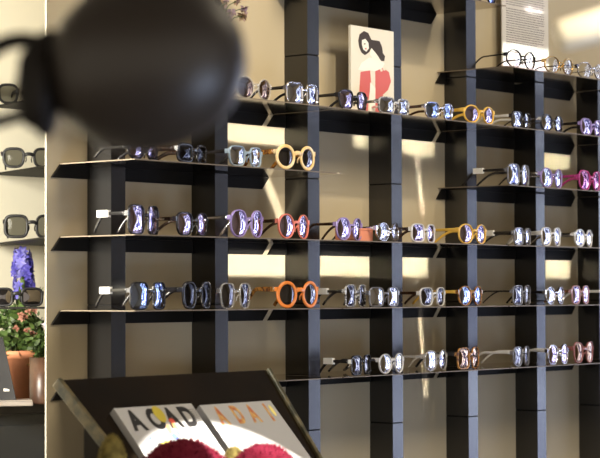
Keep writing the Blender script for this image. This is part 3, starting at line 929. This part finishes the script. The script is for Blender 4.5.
# grey tray with the black box on it
p = stand_on_counter(6, 4.26)
e = empty('tray', p, 'flat grey metal tray on the charcoal cabinet', 'tray', rz=-R(38))
MB().box((-0.09, -0.03, 0), (0.055, 0.03, 0.010)).build('tray_body', M['silverbox'], e, bevel=0.002)
MB().box((-0.088, -0.0305, 0.0102), (0.053, 0.030, 0.013)).build('tray_rim', M['silverbox'], e)
p = stand_on_counter(-3, 4.27) + Vector((0, 0, 0.0135))
e = empty('display_box', p, 'black tapered box with a small white mark, left of the terracotta pot', 'box', rz=-R(42))
hh = 62 * 4.27 / FPX
MB().loft([[(-0.05, -0.025, 0), (0.040, -0.025, 0), (0.040, 0.025, 0), (-0.05, 0.025, 0)], [(-0.05, -0.025, hh), (0.012, -0.025, hh), (0.012, 0.025, hh), (-0.05, 0.025, hh)]], False).build('box_body', M['blackbox'], e)
MB().prism([(0.014, -0.0256, 0.018), (0.026, -0.0256, 0.018), (0.026, -0.0256, 0.022), (0.014, -0.0256, 0.024)], (0, 0.0005, 0)).build('white_mark', M['tag'], e)

p = stand_on_counter(18, 4.47)
s = 4.47 / FPX
e = empty('potted_plant', p, 'terracotta pot of leafy greens with small flowers on the charcoal cabinet', 'plant')
MB().lathe([(0, 0), (14 * s, 0), (19 * s, 42 * s), (20.5 * s, 42 * s), (21 * s, 50 * s), (19 * s, 50 * s), (18 * s, 44 * s), (0, 44 * s)], 36).build('pot', M['terra'], e)
rnd = random.Random(11)
def leafblob(b, c, rad, n, size, rnd):
    for i in range(n):
        d = Vector((rnd.gauss(0, 1), rnd.gauss(0, 1), rnd.gauss(0, 1))).normalized()
        q = c + Vector((d.x * rad[0], d.y * rad[1], d.z * rad[2])) * (0.35 + 0.65 * rnd.random() ** 0.5)
        a = Vector((rnd.gauss(0, 1), rnd.gauss(0, 1), rnd.gauss(0, 0.6))).normalized()
        n2 = a.cross(Vector((rnd.gauss(0, 1), rnd.gauss(0, 1), rnd.gauss(0, 1)))).normalized()
        k = size * (0.6 + 0.8 * rnd.random())
        b.add([q, q + a * k * 0.35 + n2 * k * 0.26, q + a * k * 0.75 + n2 * k * 0.2, q + a * k, q + a * k * 0.75 - n2 * k * 0.2, q + a * k * 0.35 - n2 * k * 0.26], [(0, 1, 2, 3, 4, 5)], True)
b = MB()
leafblob(b, Vector((2 * s, 0, 68 * s)), (30 * s, 22 * s, 27 * s), 640, 9 * s, rnd)
b.build('foliage', M['leaf'], e)
b = MB()
leafblob(b, Vector((12 * s, -12 * s, 50 * s)), (18 * s, 16 * s, 14 * s), 90, 8 * s, rnd)
b.build('young_leaves', M['leaf2'], e)
for q in range(9):
    b = MB()
    petals(b, Vector((rnd.uniform(-24, 14) * s, -22 * s - rnd.random() * 6 * s, rnd.uniform(56, 92) * s)), 4 * s, 14, rnd)
    b.build('blossom', M['pinkpet'], e)
b = MB()
petals(b, Vector((19 * s, -24 * s, 74 * s)), 7.5 * s, 34, rnd)
b.build('blossom', M['whitepet'], e)

p = stand_on_counter(42, 4.34)
s = 4.36 / FPX
e = empty('cylinder_vase', p, 'dark brown cylindrical vase beside the terracotta pot, at the wall edge', 'vase')
MB().lathe([(0, 0), (12 * s, 0), (12.5 * s, 2 * s), (12.5 * s, 46 * s), (11 * s, 46 * s), (11 * s, 6 * s), (0, 6 * s)], 32).build('vase_body', M['brownpot'], e)
b = MB()
leafblob(b, Vector((5 * s, 6 * s, 58 * s)), (11 * s, 10 * s, 12 * s), 140, 9 * s, rnd)
b.build('leaves', M['leaf'], e)

p = stand_on_counter(24, 4.62)
s = 4.62 / FPX
e = empty('hyacinth', p, 'blue violet hyacinth blooming under the shelf on the cream wall', 'flowers')
MB().lathe([(0, 0), (13 * s, 0), (15 * s, 30 * s), (13 * s, 60 * s), (12 * s, 60 * s), (13 * s, 32 * s), (0, 6 * s)], 28).build('pot', M['brownpot'], e)
MB().tube([(0, 0, 20 * s), (0, 0, 90 * s), (-4 * s, 0, 142 * s)], 2.2 * s, n=8).build('stem', M['leaf2'], e)
for q in range(5):
    t = 2 * PI * q / 5
    o_ = Vector((math.cos(t), math.sin(t), 0))
    MB().loft([[Vector((0, 0, 40 * s)) + o_ * r_ * s + Vector((-o_.y, o_.x, 0)) * w2 * s + Vector((0, 0, h_ * s)) for w2 in (-w_, 0, w_)] for r_, w_, h_ in ((4, 3, 0), (8, 4, 30), (14, 3, 55), (22, 0.5, 70))], True, False).build('leaf', M['leaf2'], e)
for i in range(88):
    t = rnd.random()
    ang = rnd.random() * 2 * PI
    hz = (100 + 46 * t) * s
    rad = (13.5 * (1 - 0.5 * t)) * s * (0.6 + 0.5 * rnd.random())
    c0 = Vector((math.cos(ang) * rad - 3 * s * t, math.sin(ang) * rad, hz))
    o_ = Vector((math.cos(ang), math.sin(ang), 0.1)).normalized()
    u_ = o_.cross(Vector((0, 0, 1))).normalized()
    v_ = o_.cross(u_)
    b = MB()
    for m_ in range(6):
        a_ = 2 * PI * m_ / 6 + ang
        dr = u_ * math.cos(a_) + v_ * math.sin(a_)
        sd_ = u_ * -math.sin(a_) + v_ * math.cos(a_)
        b.add([c0, c0 + dr * 3.2 * s + sd_ * 1.7 * s + o_ * 1.5 * s, c0 + dr * 6.4 * s + o_ * 0.6 * s, c0 + dr * 3.2 * s - sd_ * 1.7 * s + o_ * 1.5 * s], [(0, 1, 2, 3)], True)
    b.build('floret', M['hyac'], e)

# low ledge of the corner with one more pair of black sunglasses in front of the plants
r = ray(20, 307)
pz = at_d(20, 307, 4.12)
zs_ = pz.z
e = empty('corner_shelf', (pz.x, pz.y, zs_), 'black ledge in front of the plants with the lowest left sunglasses on it', 'shelf', 'shelves on the cream wall', rz=-R(42))
MB().box((-0.12, -0.02, -0.004), (0.062, 0.05, 0)).build('shelf_plate', M['strip'], e)
MB().tube([(-0.10, 0.03, -0.004), (-0.10, 0.03, -(zs_ - 0.001))], 0.006, n=12).build('support_rod', M['strip'], e)
pg = Vector((pz.x, pz.y, zs_ + 0.0004)) + Vector((-math.cos(R(42)) * 0.006, math.sin(R(42)) * 0.006, 0))
make_glasses('sunglasses', pg, -R(40), 0.108, 0.040, 'square', M['mattblack'], M['l_dark'], M['mattblack'], 0.005, 'glossy black sunglasses with a white tag in front of the green plants', 'sunglasses on the cream wall shelves', 0, 0.04, fold=0.1)

# ------------------------------------------------------------------ light
w = bpy.data.worlds.new('room_air')
bpy.context.scene.world = w
w.use_nodes = True
w.node_tree.nodes['Background'].inputs['Color'].default_value = (1.0, 0.88, 0.70, 1)
w.node_tree.nodes['Background'].inputs['Strength'].default_value = 1.0

def lamp(kind, name, loc, aim, power, col, size=0.05, angle=40, blend=0.3):
    l = bpy.data.lights.new(name, kind)
    l.energy = power
    l.color = col
    if kind == 'SPOT':
        l.spot_size = R(angle)
        l.spot_blend = blend
        l.shadow_soft_size = size
    elif kind == 'AREA':
        l.size = size
    o = bpy.data.objects.new(name, l)
    C.objects.link(o)
    o.location = loc
    o.rotation_euler = (Vector(aim) - Vector(loc)).to_track_quat('-Z', 'Y').to_euler()
    return o
WARM = (1.0, 0.86, 0.64)
lamp('AREA', 'ceiling_panel', (0.2, -1.9, 2.9), (0.6, 0, 1.4), 52, WARM, 0.9)
lamp('SPOT', 'aimed_spot', (-0.35, -1.55, 2.85), (0.50, 0, 1.90), 105, WARM, 0.03, 34, 1.0)
lamp('SPOT', 'aimed_spot', (1.4, -1.6, 2.85), (1.5, 0, 1.5), 40, WARM, 0.03, 50, 0.6)
lamp('AREA', 'alcove_fill', (-0.85, 0.16, 1.72), (-0.15, 0.95, 1.5), 58, (1.0, 0.94, 0.80), 0.45)  # unseen fill light added to brighten the cream corner
lamp('AREA', 'plant_fill', (-0.95, 0.10, 1.30), ck + Vector((0, 0.1, 0.13)), 5, (1.0, 0.94, 0.80), 0.3)  # second added fill, out of view, for the plants and pots
lamp('SPOT', 'aimed_spot', (-1.9, -3.2, 2.75), at_d(625, 22, 1.5), 300, WARM, 0.05, 7, 0.5)  # unseen spot added only to brighten the cream spotlight
# spot on the booklets
bc = on_board(272, 556)
bl_ = Vector((bc.x + 0.05, bc.y - 1.1, 2.75))
ba_ = math.degrees((bc - bl_).angle(on_board(206, 421.5, BT) - bl_))
lamp('SPOT', 'aimed_spot', bl_, bc, 1000, (1.0, 0.95, 0.88), 0.008, 2 * ba_, 0.03)
# added unseen beams square on to the wall, imitating glare off the polished shelves
def beam(pts, Yp, gain, spread=0.7, ell=False, col=(1.0, 0.95, 0.84)):
    # pts: left-top, right-top, right-bottom of the lit patch
    a, b_, c_ = [at_y(x, y, Yp) for x, y in pts]
    ux = (b_ - a)
    uy = (b_ - c_)
    w_, h_ = ux.length, uy.length
    ctr = a + ux * 0.5 - uy * 0.5
    l = bpy.data.lights.new('added_patch_beam', 'AREA')
    l.shape = 'ELLIPSE' if ell else 'RECTANGLE'
    l.size, l.size_y = w_, h_
    l.spread = R(spread)
    l.energy = gain * w_ * h_
    l.color = col
    o = bpy.data.objects.new('added_patch_beam', l)
    C.objects.link(o)
    yax = uy.normalized()
    zax = Vector((0, -1, 0))
    xax = yax.cross(zax).normalized()
    o.matrix_world = Matrix.Translation((ctr.x, -1.2, ctr.z)) @ Matrix((tuple(xax) + (0,), tuple(yax) + (0,), tuple(zax) + (0,), (0, 0, 0, 1))).transposed()
    return o
for x0, y0, x1, y1, g in ((227, 250, 286, 275, 9), (319, 252, 369, 275, 9), (402, 255, 427.5, 275, 9), (546, 259, 570, 277.5, 8),
                          (227, 123, 286, 140.5, 8), (401, 139, 433.5, 153, 7), (544, 153, 569, 167, 6), (353.5, 135, 367, 147, 7)):
    sl = (292 - (y0 + y1) / 2) / 1640.0
    beam([(x0, y0), (x1, y0 + sl * (x1 - x0)), (x1, y1 + sl * (x1 - x0))], 0, g)
beam([(414.5, 152), (418, 152.3), (425, 214)], 0, 7)
beam([(414.5, 275), (418, 275), (428, 396)], 0, 6)
beam([(261, 176), (268, 176.6), (285, 219)], 0, 6)
beam([(503.2, 44.7), (548.5, 48.6), (548.5, 74)], Yt, 11, col=(1.0, 0.96, 0.88))  # same kind of added beam, for the lit patches on the sheet
beam([(520, 7), (545, 8), (545, 14)], Yt, 9, spread=0.4, ell=True, col=(1.0, 0.96, 0.88))

# ------------------------------------------------------------------ camera
cam = bpy.data.cameras.new('camera')
co = bpy.data.objects.new('camera', cam)
C.objects.link(co)
cam.sensor_width = 36
cam.sensor_fit = 'HORIZONTAL'
cam.lens = FPX / 600 * 36
cam.clip_start = 0.05
co.matrix_world = Matrix.Translation(CAM) @ Matrix((tuple(rt) + (0,), tuple(up) + (0,), tuple(-fw) + (0,), (0, 0, 0, 1))).transposed()
cam.dof.use_dof = True
cam.dof.focus_distance = 3.95
cam.dof.aperture_fstop = 120e-3 / 0.013 
bpy.context.scene.camera = co
sc = bpy.context.scene
sc.view_settings.view_transform = 'Standard'
sc.view_settings.look = 'None'
sc.view_settings.gamma = 1
sc.view_settings.use_curve_mapping = False
sc.view_settings.exposure = 0.14
